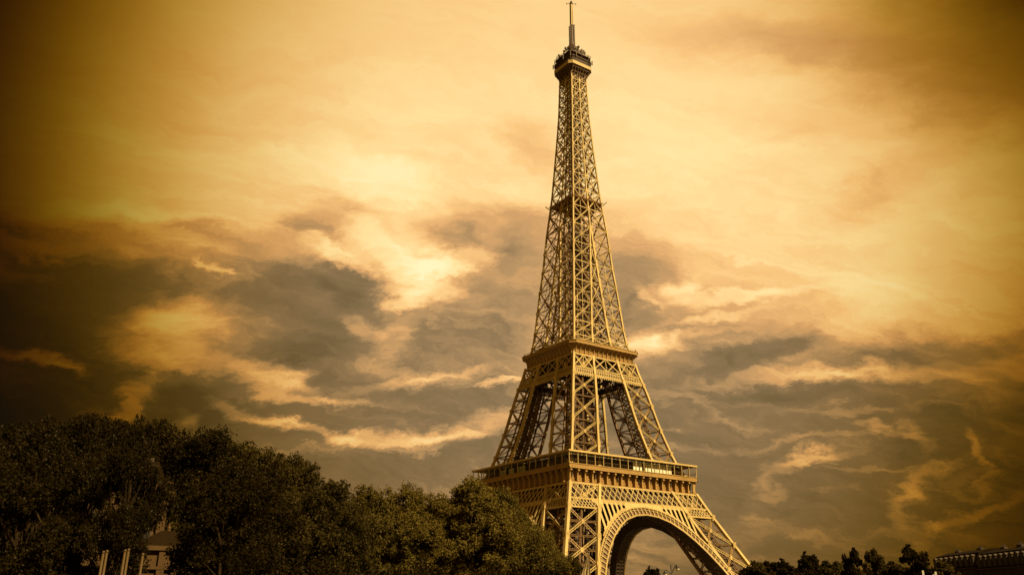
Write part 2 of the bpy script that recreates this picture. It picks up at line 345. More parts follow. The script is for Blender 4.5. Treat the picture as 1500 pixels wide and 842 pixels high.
def leg(nodes, cw, dw, laced=True, dens=1.0, name='leg', mid=True):
    br = MB(); co = MB(); ib = MB(); xb = MB(); posts = []
    zz = [nodes[0]]
    for a, c in zip(nodes, nodes[1:]):
        zz += [a+(c-a)*.5, c]
    for (a, c) in ((1,1),(1,0),(0,1),(0,0)):     # last one: the innermost post
        ch = MB(); posts.append(ch)
        for z0, z1 in zip(zz, zz[1:]): ch.beam(cp(a,c,z0), cp(a,c,z1), cw, cw)
    for fi, f in enumerate(LEGFACES):
        n = f[2]; outer = fi < 2; br_ = br if outer else ib; rr = .21 if outer else .16
        for z0, z1 in zip(nodes, nodes[1:]):
            zm = (z0+z1)/2
            A,B_,C_,D = lp(f,0,z0), lp(f,1,z0), lp(f,0,z1), lp(f,1,z1)
            if laced:
                vin = Vector(n)*-.5
                br_.laced(B_, C_, dw, .35, n, dw*rr); (xb if outer else ib).laced(A+vin, D+vin, dw, .3, n, dw*rr)
                ib.laced(lp(f,0,zm)+vin, lp(f,1,zm)+vin, dw*.7, .3, n, dw*.2)
                ib.laced(A+vin, B_+vin, dw*.7, .3, n, dw*.2)
            else:
                br.beam(A, D, dw, .2, n); br.beam(B_, C_, dw, .2, n); br.beam(A, B_, dw*.8, .2, n)
            ctr = (A+B_+C_+D)/4
            for p_, s_ in (((ctr, .8), (A.lerp(D,.0),1.2), (B_,1.2)) if outer else ()):
                t = Vector((0,0,1)); pp = p_+Vector(n)*(.12+.5*cw*(s_>1)); br.beam(pp-Vector((0,0,dw*s_)), pp+Vector((0,0,dw*s_)), dw*1.5*s_, .12, n)
            # inner stiffening between the faces
            if fi == 0:
                Q0 = cp(0,0,zm); ib.laced(cp(1,1,zm), Q0, dw*.6, .3, (0,0,1), dw*.2); ib.laced(cp(1,0,zm), cp(0,1,zm), dw*.6, .3, (0,0,1), dw*.2)
        if mid and laced:
            for z0, z1 in zip(zz, zz[1:]): ib.laced(lp(f,.5,z0)-Vector(n)*1.1, lp(f,.5,z1)-Vector(n)*1.1, dw*.9, .4, n, dw*.22)
    # lift rails and stair running up inside the leg
    for z0, z1 in zip(zz, zz[1:]):
        def ip(a, c, z):
            o = cp(1,1,z); q = cp(0,0,z); return Vector((o.x+(q.x-o.x)*a, o.y+(q.y-o.y)*c, z))
        for (a, c) in ((.32,.32),(.68,.32),(.32,.68),(.68,.68)): co.beam(ip(a,c,z0), ip(a,c,z1), .55*dens, .7*dens)
        for s_ in range(3):
            za, zb = z0+(z1-z0)*s_/3, z0+(z1-z0)*(s_+1)/3
            co.beam(ip(.32,.32,za), ip(.68,.32,zb), .25, .25); co.beam(ip(.68,.68,za), ip(.32,.68,zb), .25, .25)
            co.beam(ip(.32,.32,za), ip(.32,.68,za), .3, .3); co.beam(ip(.68,.32,za), ip(.68,.68,zb), .3, .3)
        co.beam(ip(.5,.5,z0), ip(.5,.5,z1), 1.5*dens, .25)
    o = br.build(name, M['iron'], T)
    for q_, ch in enumerate(posts): ch.build('corner_post', M['iron_mid'] if q_ == 3 else M['iron'], o)  # innermost post darkened in its colour to read as shaded
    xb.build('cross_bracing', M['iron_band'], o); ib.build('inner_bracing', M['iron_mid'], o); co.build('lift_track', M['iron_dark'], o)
    return around(o)
leg([2.6, 10.5, 20.5, 31, 42.3, 52.3], 1.3, 1.05, name='lower_leg')
leg([57.6, 60, 70, 80.3, 91.5, 101.6, 112], 1.05, .85, name='upper_leg', dens=.8)

# ---- face helpers (front face y = -H), copied round the four sides
def fp(x, z, off=0.0, hf=H): return Vector((x, -hf(z)-off, z))
N0 = (0,-1,0)
def lattice(mb, z0, z1, step, run, w, dp=.25, off=.0, xa=None, xb=None, hf=H):
    """crossing flat bars between two rails, clipped at the sloping ends"""
    L = max(H(z0), H(z1))
    xa_ = xa or (lambda z: -hf(z)); xb_ = xb or (lambda z: hf(z))
    x = -L-run*2
    while x < L+run*2:
        for sg in (1,-1):
            p = (x, z0 if sg == 1 else z1); q = (x+run, z1 if sg == 1 else z0)
            # clip to [xa,xb]
            n = 16; ins = [i/n for i in range(n+1) if xa_(p[1]+(q[1]-p[1])*i/n) <= p[0]+(q[0]-p[0])*i/n <= xb_(p[1]+(q[1]-p[1])*i/n)]
            if len(ins) > 2:
                t0, t1 = ins[0], ins[-1]
                mb.beam(fp(p[0]+(q[0]-p[0])*t0, p[1]+(q[1]-p[1])*t0, off+.06*sg, hf), fp(p[0]+(q[0]-p[0])*t1, p[1]+(q[1]-p[1])*t1, off+.06*sg, hf), w, dp, N0)
        x += step
def rail(mb, z, w, dp=.6, off=.1, hf=H, xa=None, xb=None):
    a = -hf(z) if xa is None else xa; c = hf(z) if xb is None else xb
    mb.beam(fp(a, z, off, hf), fp(c, z, off, hf), w, dp, N0)

# first belt girder
m1 = MB()
rail(m1, 51.9, .7); rail(m1, 45.7, .75)
lattice(m1, 45.9, 51.7, 2.9, 4.6, .27, xb=None)
xx = -34
while xx <= 34.1:
    m1.beam(fp(xx,45.9,-.15), fp(xx*.955,51.7,-.15), .12, .2, N0); xx += 2.9
for sx in (-1, 1):
    rail(m1, 42.2, .65, xa=sx*I(42.2), xb=sx*H(42.2)) if sx > 0 else rail(m1, 42.2, .65, xa=-H(42.2), xb=-I(42.2))
    if sx < 0: lattice(m1, 42.3, 45.5, 1.6, 2.4, .25, xa=lambda z: -H(z), xb=lambda z: -I(z))
    else: lattice(m1, 42.3, 45.5, 1.6, 2.4, .25, xa=lambda z: I(z), xb=lambda z: H(z))
    for z0,z1 in ((42.2,45.7),(45.7,51.9)): m1.beam(fp(sx*I(z0),z0,.35), fp(sx*I(z1),z1,.35), 1.25, .3, N0)
back = lambda z: H(z)-3.2
mi = MB(); lattice(mi, 43, 51.5, 3.2, 5, .5, hf=back); rail(mi, 45.5, .6, hf=back); rail(mi, 50.5, 2.4, hf=back)
for hh_ in (2.0, 4.5): mi.beam(fp(-H(49)+hh_,49,-hh_), fp(H(49)-hh_,49,-hh_), 4.6, .1, N0)  # dark sheets added behind the lattice to stand in for shade
b1_ = m1.build('belt_girder', M['iron'], T); mi.build('inner_girder', M['iron_shade'], b1_); around(b1_)  # inner girder here also holds the added shade sheets

# arch of the front face
ARC = [(0,41.2),(6,40.6),(12,38.7),(17.2,35.6),(22,31.7),(26.6,26.8),(30.6,21.6),(34,16),(36.8,10),(38.6,4.5),(39.2,2.6)]
ARO = [(0,44.2),(6.6,43.6),(13.2,41.6),(19,38.3),(24.3,34.0),(29.4,28.6),(33.6,23.0),(36.9,17),(39.6,10.7),(41.4,4.7),(42,2.6)]
def resample(P_, n):
    P_ = [Vector((x,z)) for x,z in P_]; d_ = [0]
    for a,c in zip(P_,P_[1:]): d_.append(d_[-1]+(c-a).length)
    return [(float(np.interp(d_[-1]*i/n, d_, [p.x for p in P_])), float(np.interp(d_[-1]*i/n, d_, [p.y for p in P_]))) for i in range(n+1)]
NA = 29
ai = resample(ARC, NA); ao = resample(ARO, NA)
ai = [(-x,z) for x,z in reversed(ai[1:])]+ai; ao = [(-x,z) for x,z in reversed(ao[1:])]+ao
ar = MB(); sf = MB(); spn = MB(); pl_ = MB()
for i in range(len(ai)-1):
    a,c,e,f_ = ai[i], ai[i+1], ao[i], ao[i+1]
    def lerp2(p,q,t): return (p[0]+(q[0]-p[0])*t, p[1]+(q[1]-p[1])*t)
    for (p,q,w) in ((a,c,.55),(e,f_,.5)): ar.beam(fp(*p,.75), fp(*q,.75), w, .5, N0)
    ar.beam(fp(*a,.6), fp(*e,.6), .32, .4, N0)
    m_ = lerp2(lerp2(a,c,.5), lerp2(e,f_,.5), .72)            # little round head inside each cell
    ar.beam(fp(*lerp2(a,e,.62),.6), fp(*m_,.6), .22, .3, N0); ar.beam(fp(*m_,.6), fp(*lerp2(c,f_,.62),.6), .22, .3, N0)
    # plate behind the ring and soffit reaching inwards
    pl_.quadbox([fp(*a,.1), fp(*c,.1), fp(*f_,.1), fp(*e,.1), fp(*a,.2), fp(*c,.2), fp(*f_,.2), fp(*e,.2)])
    sf.quadbox([fp(*a,-5.2), fp(*c,-5.2), fp(*f_,-5.2), fp(*e,-5.2), fp(*a,-5.1), fp(*c,-5.1), fp(*f_,-5.1), fp(*e,-5.1)])  # solid dark sheet added so the arch interior reads as shade
    for (t0,t1) in ((0,.30),(.36,.64),(.70,1.0)):
        o0, o1 = -t0*5-.1, -t1*5-.1
        sf.quadbox([fp(*a,o0), fp(*c,o0), fp(*c,o1), fp(*a,o1), fp(a[0],a[1]+.25,o0), fp(c[0],c[1]+.25,o0), fp(c[0],c[1]+.25,o1), fp(a[0],a[1]+.25,o1)])
    sf.beam(fp(*a,0), fp(*c,-5), .25, .2, (0,0,1)); sf.beam(fp(*c,0), fp(*a,-5), .25, .2, (0,0,1))
    sf.beam(fp(*a,-5), fp(*c,-5), .6, .5); sf.beam(fp(*e,-5), fp(*f_,-5), .5, .5); sf.beam(fp(*a,0), fp(*a,-5), .35, .3)
    sf.beam(fp(*a,-5), fp(*e,-5), .3, .3); sf.beam(fp(*e,0), fp(*e,-5), .25, .3); sf.beam(fp(*a,-5), fp(*f_,-5), .2, .2)
A_ = ar.build('arch', M['iron'], T)
sf.build('soffit_lattice_and_shade_sheet', M['iron_shade'], A_); pl_.build('ring_plate', M['iron_mid'], A_)
# spandrel: fretted plate between arch, belt and leg
def out_z(x): return float(np.interp(abs(x), [p[0] for p in ARO], [p[1] for p in ARO]))
xs = np.linspace(0, 27.2, 12)
for sx in (-1,1):
    for j in range(len(xs)-1):
        x0, x1 = sx*xs[j], sx*xs[j+1]; top = 45.5
        za, zb = out_z(x0), out_z(x1); xm = (x0+x1)/2; zm = out_z(xm)
        lim = I((za+45)/2)
        if xs[j] < 9.5:
            spn.quadbox([fp(x0,za-.1,.22), fp(x1,zb-.1,.22), fp(x1,top,.22), fp(x0,top,.22), fp(x0,za-.1,.42), fp(x1,zb-.1,.42), fp(x1,top,.42), fp(x0,top,.42)]); continue
        hgt = top-zm
        if xs[j] > 25.5: continue
        w = 1.0
        spn.beam(fp(x0, za-.1, .32), fp(x0, top-.3, .32), w, .25, N0)
        spn.beam(fp(x0,top-.45,.33), fp(x1,top-.45,.33), 1.0, .25, N0)
        spn.beam(fp(x0,za+.35,.33), fp(x1,zb+.35,.33), .9, .25, N0)
        for xa_, za_ in ((x0,za),(x1,zb)):       # rounded heads and feet of the slots
            dd = .5 if xm > xa_ else -.5
            spn.beam(fp(xa_+dd, top-1.05,.34), fp(xa_+dd*2.0, top-.75,.34), .6, .22, N0)
            if top-za_ > 3: spn.beam(fp(xa_+dd, za_+.95,.34), fp(xa_+dd*2.0, zm+.7,.34), .5, .22, N0)
spn.build('spandrel', M['iron'], A_)
around(A_)

# ---- first platform
def sq_ring(mb, h0, h1, z0, z1, inner=None, cut=0.0):
    """square slab with optional chamfered corners, optionally hollow"""
    def poly(h, c): return [(-h+c,-h),(h-c,-h),(h,-h+c),(h,h-c),(h-c,h),(-h+c,h),(-h,h-c),(-h,-h+c)] if c > 0 else [(-h,-h),(h,-h),(h,h),(-h,h)]
    if inner is None: mb.prism(poly(h0,cut), z0, z1, poly(h1,cut)); return
    po, pi = poly(h0,cut), poly(inner,0 if cut == 0 else cut*.6); n = len(po); k = len(mb.v)
    po1 = poly(h1,cut)
    mb.v += [(x,y,z0) for x,y in po]+[(x,y,z1) for x,y in po1]+[(x,y,z1) for x,y in pi]+[(x,y,z0) for x,y in pi]
    for r_ in range(4):
        a, c = k+r_*n, k+((r_+1)%4)*n
        for i in range(n): mb.f.append((a+i, a+(i+1)%n, c+(i+1)%n, c+i))
d1 = MB(); sq_ring(d1, 35.4, 35.4, 57.75, 58.35, inner=13.5)
for gx in range(-33, 34, 6):
    if abs(gx) > 14: d1.box(gx-.25, gx+.25, -34.2, 34.2, 54.6, 57.7)
    else: d1.box(gx-.25, gx+.25, -34.2, -14, 54.6, 57.7); d1.box(gx-.25, gx+.25, 14, 34.2, 54.6, 57.7)
D1 = d1.build('first_platform', M['deck'], T)
def face_parts(mbs, parent_fn): pass
fr = MB(); fr.box(-33.4, 33.4, -33.55, -33.3, 52.3, 57.7)
fr.box(-35.2, 35.2, -35.2, -33.3, 51.95, 52.45)
F1 = fr.build('frieze', M['iron_frieze'], D1)
bd = MB(); bd.box(-35.75, 35.75, -35.75, -35.42, 57.9, 59.3); bd.box(-35.95,35.95,-35.95,-35.5,59.3,59.55); bd.box(-35.9,35.9,-35.9,-35.4,57.6,57.9)
for i in range(90):
    x = -35.5+i*71/89; bd.box(x-.09,x+.09,-35.82,-35.75,58.1,59.2)
B1 = bd.build('gallery_band', M['iron_band'], D1)
NC = 18
cs = MB()
cs.v = []; 
def console(mb, x):
    w = .27
    pr = [(-33.5,52.45),(-34.85,52.45),(-34.95,55.2),(-35.35,56.6),(-35.65,57.6),(-33.5,57.6)]
    k = len(mb.v)
    for sx in (-w,w):
        mb.v += [(x+sx,y,z) for y,z in pr]
    n = len(pr); mb.f.append(tuple(range(k,k+n))); mb.f.append(tuple(reversed(range(k+n,k+2*n))))
    for i in range(n): mb.f.append((k+i,k+n+i,k+n+(i+1)%n,k+(i+1)%n))
    mb.box(x-.45,x+.45,-35.8,-34.7,56.6,57.2); mb.box(x-.42,x+.42,-35.1,-34.3,52.6,53.2)
rf = MB()
rf.box(-35.9,35.9,-35.9,-31.5,64.15,64.45); rf.box(-36.1,36.1,-36.1,-35.8,64.0,64.7)
for i in range(NC*2): rf.box(-35+i*70/(NC*2-1)-.08, -35+i*70/(NC*2-1)+.08, -35.7,-31.6,63.85,64.14)
R1 = rf.build('gallery_roof', M['iron'], D1)
pv = MB()        # set-back glazed wall with dark panes
pv.box(-30.5, 30.5, -30.9, -30.7, 58.4, 64.1)
PV = pv.build('glazing', M['glassy'], D1)
pm = MB()
for i in range(41): pm.box(-30.5+i*61/40-.09, -30.5+i*61/40+.09, -31.0, -30.9, 58.4, 64.1)
pm.box(-30.5,30.5,-31.02,-30.9,61.9,62.1)
PM = pm.build('mullion_grid', M['iron_dark'], D1)
rl = MB()        # see-through safety railing
for i in range(72): rl.box(-35.5+i-.03, -35.5+i+.03, -35.6,-35.54,59.55,61.0)
rl.box(-35.6,35.6,-35.62,-35.52,61.0,61.1)
RL = rl.build('railing', M['iron_dark'], D1)
for o in (F1,B1,R1,PV,PM,RL):
    for k_ in range(1,4):
        c = o.copy(); COL.objects.link(c); c.parent = D1; c.rotation_euler = (0,0,k_*math.pi/2)
c0 = MB(); console(c0, 0); C0 = None
p0 = MB(); p0.box(-.12,.12,-35.7,-35.4,59.5,64.1); PO = None
def ringcopies(mb, name, mt, xs_, parent, offs=0.0):
    first = None
    for k_ in range(4):
        for x in xs_:
            if first is None: o = first = mb.build(name, mt, parent)
            else: o = first.copy(); COL.objects.link(o); o.parent = parent
            a = k_*math.pi/2; o.rotation_euler = (0,0,a); o.location = (x*math.cos(a), x*math.sin(a), 0)
ringcopies(c0, 'console', M['iron_band'], [-34.6+i*69.2/NC for i in range(NC)], D1)
ringcopies(p0, 'post', M['iron'], [-35.5+i*71/16 for i in range(16)], D1)
# pale blinds behind the posts, front (right-hand) face and a shorter run on the left-hand face
for i in range(13):
    x = 0.2+i*1.72
    if i == 3: continue
    bl = MB(); bl.box(x, x+1.45, -33.6, -33.45, 59.2, 63.1)
    bl.build('window_blind', M['curtain'], D1)
gb_ = mat('green_blind', (.33,.34,.19), .6, 0, (.9,.8,1.1))
for i in range(9):
    y = -3+i*2.1
    if i in (3,6): continue
    bl = MB(); bl.box(-33.6, -33.45, y, y+1.8, 58.9, 62.4)
    bl.build('window_blind', gb_, D1)
pvl = MB()       # pavilion rooms beside the legs, low and dark
for sx in (-1,1):
    pvl.prism([(sx*6-5.5,-30),(sx*6+5.5,-30),(sx*6+5.5,-20),(sx*6-5.5,-20)], 58.4, 62.8)
pvl.build('pavilion', M['iron_dark'], D1)

# ---- second belt girder
m2 = MB()
rail(m2, 111.2, .6); rail(m2, 105.1, .5); rail(m2, 101.7, .5)
lattice(m2, 101.8, 105.0, 1.05, .95, .3, dp=.2)
lattice(m2, 101.8, 105.0, 1.05, .95, .3, dp=.2, hf=lambda z: H(z)-.02) if False else None
n_ = 0
def xbay(mb, xa0, xb0, xa1, xb1, z0, z1, w):
    mb.beam(fp(xa0,z0,.1), fp(xb1,z1,.1), w, .25, N0); mb.beam(fp(xb0,z0,.0), fp(xa1,z1,.0), w, .25, N0)
z0, z1 = 105.1, 111.2
for (s0, s1, a0, a1, nb) in ((-H(z0),-H(z1),-I(z0),-I(z1),2), (-I(z0),-I(z1),I(z0),I(z1),2), (I(z0),I(z1),H(z0),H(z1),2)):
    for j in range(nb):
        t0, t1 = j/nb, (j+1)/nb
        L_ = lambda p,q,t: p+(q-p)*t
        xbay(m2, L_(s0,a0,t0), L_(s0,a0,t1), L_(s1,a1,t0), L_(s1,a1,t1), z0, z1, .42)
        m2.beam(fp(L_(s0,a0,t0),z0,-.2), fp(L_(s1,a1,t0),z1,-.2), .25, .3, N0)
for sx in (-1,1): m2.beam(fp(sx*I(101.7),101.7,.3), fp(sx*I(111.3),111.3,.3), .95, .3, N0)
x = -20.5
while x < 20.5:  m2.beam(fp(x,101.4,.05), fp(x+.55,101.05,.05), .5, .2, N0); x += 1.15
back2 = lambda z: H(z)-2.5
mi = MB(); lattice(mi, 102, 111, 3, 4, .4, hf=back2); rail(mi, 103.3, 2.6, hf=back2); rail(mi, 110, 1.6, hf=back2); rail(mi, 107, 1.2, hf=back2)
b2_ = m2.build('belt_girder', M['iron'], T); mi.build('inner_girder', M['iron_shade'], b2_); around(b2_)

# ---- second platform
d2 = MB(); CUT = 2.4
sq_ring(d2, 17.2, 17.2, 113.2, 113.6, cut=1.5)
sq_ring(d2, 19.2, 19.2, 116.0, 116.5, cut=CUT)
for gx in range(-16,17,4): d2.box(gx-.2,gx+.2,-17,17,110.2,113.1)
for gy in range(-16,17,4): d2.box(-17,17,gy-.2,gy+.2,109.6,110.15)
D2 = d2.build('second_platform', M['deck'], T)
cv = MB()       # hollow curved cove under the rim
prof = [(17.85,111.3),(17.95,113.0),(18.25,114.3),(19.0,115.3),(20.0,115.9)]
for (h0,z0),(h1,z1) in zip(prof, prof[1:]):
    c_ = lambda h: CUT*(h-17.85)/(2.15)+.25
    k = len(cv.v)
    def pl(h): c = c_(h); return [(-h+c,-h),(h-c,-h),(h,-h+c),(h,h-c),(h-c,h),(-h+c,h),(-h,h-c),(-h,-h+c)]
    cv.v += [(x,y,z0) for x,y in pl(h0)]+[(x,y,z1) for x,y in pl(h1)]
    for i in range(8): cv.f.append((k+i,k+(i+1)%8,k+8+(i+1)%8,k+8+i))
cv.build('cove', M['iron_frieze'], D2)
rm = MB(); sq_ring(rm, 20.4, 20.4, 115.9, 117.1, inner=19.3, cut=CUT); sq_ring(rm, 20.6,20.6,117.1,117.35, inner=19.3, cut=CUT)
sq_ring(rm, 18.15,18.15,110.9,111.4, inner=17.2, cut=.3)
rm.build('rim', M['iron_band'], D2)
rb = MB()
pr2 = [(h+.22,z) for h,z in prof]
for (h0,z0),(h1,z1) in zip(pr2, pr2[1:]): rb.beam((0,-h0,z0),(0,-h1,z1),.2,.5)
ringcopies(rb, 'console', M['iron'], [-16.9+i*33.8/13 for i in range(14)], D2)
r2 = MB()
sq_ring(r2, 19.75,19.75,118.35,118.45, inner=19.65, cut=CUT)
for k_ in range(4):
    for i in range(34):
        x = -16.7+i*33.4/33; p = Matrix.Rotation(k_*math.pi/2,3,'Z') @ Vector((x,-19.7,0)); r2.box(p.x-.06,p.x+.06,p.y-.06,p.y+.06,117.3,118.4 + (.8 if i%5==0 else 0))
r2.build('railing', M['iron'], D2)
ks = MB()       # kiosks and upper deck on the second platform
for (x0,x1,y0,y1,z1) in ((-12,-5,-15,-10,120.2),(3,11,-15.5,-11,120.6),(-15.5,-11,2,11,120.4),(-15,-11,-8,-3,120),(-6,4,-14,-11,119.6),(10,15,4,12,120.5),(-8,8,8,14,121.3)):
    ks.box(x0,x1,y0,y1,116.5,z1); ks.box(x0-.4,x1+.4,y0-.4,y1+.4,z1,z1+.25)
ks.build('kiosk', M['iron_dark'], D2)
sq2 = MB(); sq_ring(sq2, 13.2,13.2,120.9,121.3, inner=8, cut=2)
sq2.build('upper_deck', M['iron_dark'], D2)

# ---- the shaft above the second platform
NOD = [116.5,121.5,128.7,139.1,149.7,160,170,180]
sh = MB(); si = MB(); sx_ = MB(); cb_ = MB()
for z0, z1 in zip(NOD, NOD[1:]):
    cw = float(np.interp(z0, [116,180],[.85,.75])); dw = float(np.interp(z0, [116,180],[.5,.42]))
    for (a,c) in ((1,1),(1,0),(0,1),(0,0)): sh.beam(cp(a,c,z0), cp(a,c,z1), cw if a or c else cw*.7)
    for fi, f in enumerate(LEGFACES):
        n = f[2]; A,B_,C_,D = lp(f,0,z0), lp(f,1,z0), lp(f,0,z1), lp(f,1,z1); mbx = sh if fi < 2 else si
        (sx_ if fi < 2 else si).laced(A,D,dw*1.15,.25,n,dw*.34); mbx.laced(B_,C_,dw*1.15,.25,n,dw*.34); mbx.beam(A,B_,dw*.8,.25,n)
        zm = (z0+z1)/2; mbx.beam(lp(f,0,zm), lp(f,1,zm), dw*.5,.2,n)
        mbx.beam(lp(f,.5,z0), lp(f,.5,z1), dw*.45, .15, n)
        if fi < 2:
            for p in (A,B_): q = p+Vector(n)*.36; sh.beam(q-Vector((0,0,.75)), q+Vector((0,0,.75)), 1.35, .2, n)
            si.beam(lp(f,.0,zm), cp(0,0,z1) , dw*.5)
    # centre bay of the front face and the one it turns into
    A,B_,C_,D = fp(-I(z0),z0), fp(I(z0),z0), fp(-I(z1),z1), fp(I(z1),z1)
    cb_.beam(A,D,dw*.8,.25,N0); cb_.beam(B_,C_,dw*.8,.25,N0); cb_.beam(A,B_,dw*.7,.25,N0)
    A,B_,C_,D = Vector((-I(z0),-I(z0),z0)), Vector((I(z0),-I(z0),z0)), Vector((-I(z1),-I(z1),z1)), Vector((I(z1),-I(z1),z1))
    si.beam(A,D,dw*.6); si.beam(B_,C_,dw*.6)
S = sh.build('shaft_leg', M['iron'], T); si.build('inner_bracing', M['iron_mid'], S); sx_.build('cross_bracing', M['iron_band'], S); cb_.build('middle_bracing', M['iron'], S); around(S)
NOD2 = [180,190.5,200.8,209.5,218,226.3,234.5,242.5,249.4,255.5,261.5,267.5,272]
s2 = MB(); s3 = MB()
for z0, z1 in zip(NOD2, NOD2[1:]):
    h0,h1 = H(z0),H(z1); cw = float(np.interp(z0,[180,270],[.75,.6])); dw = float(np.interp(z0,[180,270],[.5,.4])); zm = (z0+z1)/2
    s2.beam((-h0,-h0,z0),(-h1,-h1,z1),cw); s2.beam(fp(0,z0),fp(0,z1),cw*.85,cw*.9,N0)
    s2.beam(fp(-h0,z0),fp(h0,z0),dw*.8,.3,N0)
    for (a0,b0,a1,b1) in ((-h0,0,-h1,0),(0,h0,0,h1)):
        s2.laced(fp(a0,z0,.1),fp(b1,z1,.1),dw*1.1,.25,N0,dw*.4); s3.beam(fp(b0,z0),fp(a1,z1),dw*.95,.25,N0); s3.laced(fp(b0,z0,-.5),fp(a1,z1,-.5),dw*1.2,.2,N0,dw*.3)
        s2.beam(fp((a0+b0)/2,z0,-.2),fp((a1+b1)/2,z1,-.2),dw*.4,.2,N0)
        s2.beam(fp(a0,(z0+z1)/2,-.1), fp(b0,(z0+z1)/2,-.1), dw*.4,.2,N0)
    for xg in (-h0, 0): q = fp(xg+.3*(xg<0),z0,.4); s2.beam(q-Vector((0,0,.6)), q+Vector((0,0,.6)), 1.15, .12, N0)
    s3.beam((-h0,-h0,z0),(h0*.0,0,z1),dw*.5); s3.beam((0,-h0,z0),(0,0,z1),dw*.5); s3.beam((0,-h0,z0),(-h0,0,z0),dw*.6)
SF = s2.build('shaft_face', M['iron'], T); s3.build('cross_bracing', M['iron_band'], SF); around(SF)
core = MB()
for z0 in np.arange(116.5, 272, 3.1):
    z1 = z0+3.1; e = 2.7 if z0 < 185 else 2.1
    for (x,y) in ((-e,-e),(e,-e),(e,e),(-e,e)): core.beam((x,y,z0),(x,y,z1),.5)
    for (a,c) in (((-e,-e),(e,-e)),((e,-e),(e,e)),((e,e),(-e,e)),((-e,e),(-e,-e))):
        core.beam((*a,z0),(*c,z1),.22); core.beam((*a,z1),(*c,z1),.28)
    if z0 < 262:
        core.box(-.5,.5,-.5,.5,z0,z1); core.beam((-e,0,z0),(-e,0,z1),.9,.3,(1,0,0)); core.beam((0,-e,z0),(0,-e,z1),.5,.3)
core.build('lift_shaft', M['iron_dark'], T)
im = MB(); sq_ring(im, 9.6,9.9,195.2,195.7,inner=5.5,cut=1.2); sq_ring(im, 7.5,7.5,196.3,196.6,cut=1)
for k_ in range(4):
    rmx = Matrix.Rotation(k_*math.pi/2,3,'Z')
    for i in range(-4,5):
        im.beam(rmx@Vector((i*2.2,-9.8,194.6)), rmx@Vector((i*2.2,-9.8,196.2)), .12); im.beam(rmx@Vector((i*1.8,-5,191.5)), rmx@Vector((i*2.1,-9.6,194.3)), .3)
    im.beam(rmx@Vector((-9.8,-9.8,196.1)), rmx@Vector((9.8,-9.8,196.1)), .14)
    im.beam(rmx@Vector((-9.3,-9.3,194.5)), rmx@Vector((-11.0,-11.0,196.6)), .35)
sq_ring(im, 4.6,4.6,190.6,191.0,cut=1); im.box(-4,4,-4,4,194.8,198)
im.build('intermediate_platform', M['iron_frieze'], T)

# ---- summit
c3 = MB(); CH = 1.8
prof = [(4.95,268.2,.3),(5.2,270,.5),(5.9,272,.9),(7.0,274,1.4),(7.7,275,CH)]
def pl8(h,c): return [(-h+c,-h),(h-c,-h),(h,-h+c),(h,h-c),(h-c,h),(-h+c,h),(-h,h-c),(-h,-h+c)]
for (h0,z0,a0),(h1,z1,a1) in zip(prof,prof[1:]):
    for k_ in range(4):
        rmx = Matrix.Rotation(k_*math.pi/2,3,'Z')
        for t in np.linspace(-1,1,7):
            c3.beam(rmx@Vector((t*(h0-a0),-h0,z0)), rmx@Vector((t*(h1-a1),-h1,z1)), .3, .35)
        c3.beam(rmx@Vector((-(h0-a0),-h0,z0)), rmx@Vector(((h0-a0),-h0,z0)), .2)
su = MB(); sq_ring(su, 4.6, 4.6, 268.0, 268.3, cut=.3); sq_ring(su, 4.85, 5.0, 268.3, 271.4, cut=.3); sq_ring(su, 5.0, 7.5, 271.4, 275.0, cut=1.4)
su2 = MB(); sq_ring(su2, 7.9,7.9,275.0,276.9, cut=CH)
TP = su2.build('summit_platform', M['iron'], T)
c3.build('brackets', M['iron_mid'], TP); su.build('underside', M['iron_shade'], TP)
cab = MB(); sq_ring(cab, 7.3,7.3,276.95,279.9,cut=CH); sq_ring(cab, 8.0,8.0,279.9,280.3,cut=CH); 
for k_ in range(4):
    rmx = Matrix.Rotation(k_*math.pi/2,3,'Z')
    for t in range(-6,7): cab.beam(rmx@Vector((t,-7.75,276.9)), rmx@Vector((t,-7.75,279.9)), .14)
    for t in (277.9,278.9): cab.beam(rmx@Vector((-6,-7.75,t)), rmx@Vector((6,-7.75,t)), .1)
cab.build('enclosed_gallery', M['iron_dark'], TP)
td = MB()
rs = random.Random(4)
sq_ring(td, 6.0,5.4,280.3,283.0,cut=1.5); sq_ring(td, 7.4,7.4,282.9,283.3,cut=CH)
sq_ring(td, 4.4,3.2,283.3,286.4,cut=1.2); sq_ring(td, 4.2,4.2,286.4,286.7,cut=1.2); sq_ring(td, 2.4,1.7,286.7,291.0,cut=.7); sq_ring(td, 2.3,2.3,291,291.25,cut=.7); sq_ring(td,1.7,1.2,291.2,294.5,cut=.5)
td.cyl((0,0,286.8),(0,0,290),2.2,1.6,10); td.ball((0,0,290),1.7,10)
for k_ in range(4):
    rmx = Matrix.Rotation(k_*math.pi/2,3,'Z')
    for i in range(-6,7): td.beam(rmx@Vector((i*1.1,-7.1,283.2)), rmx@Vector((i*1.1,-7.1,284.4)), .12)
    td.beam(rmx@Vector((-7,-7.1,284.4)), rmx@Vector((7,-7.1,284.4)), .14)
    td.beam(rmx@Vector((-5,-5,283)), rmx@Vector((-1.2,-1.2,291)), .35)
    td.beam(rmx@Vector((0,-4.5,283)), rmx@Vector((0,-1.2,290)), .3)
td.build('roof_cabin', M['iron_dark'], TP)
an = MB()
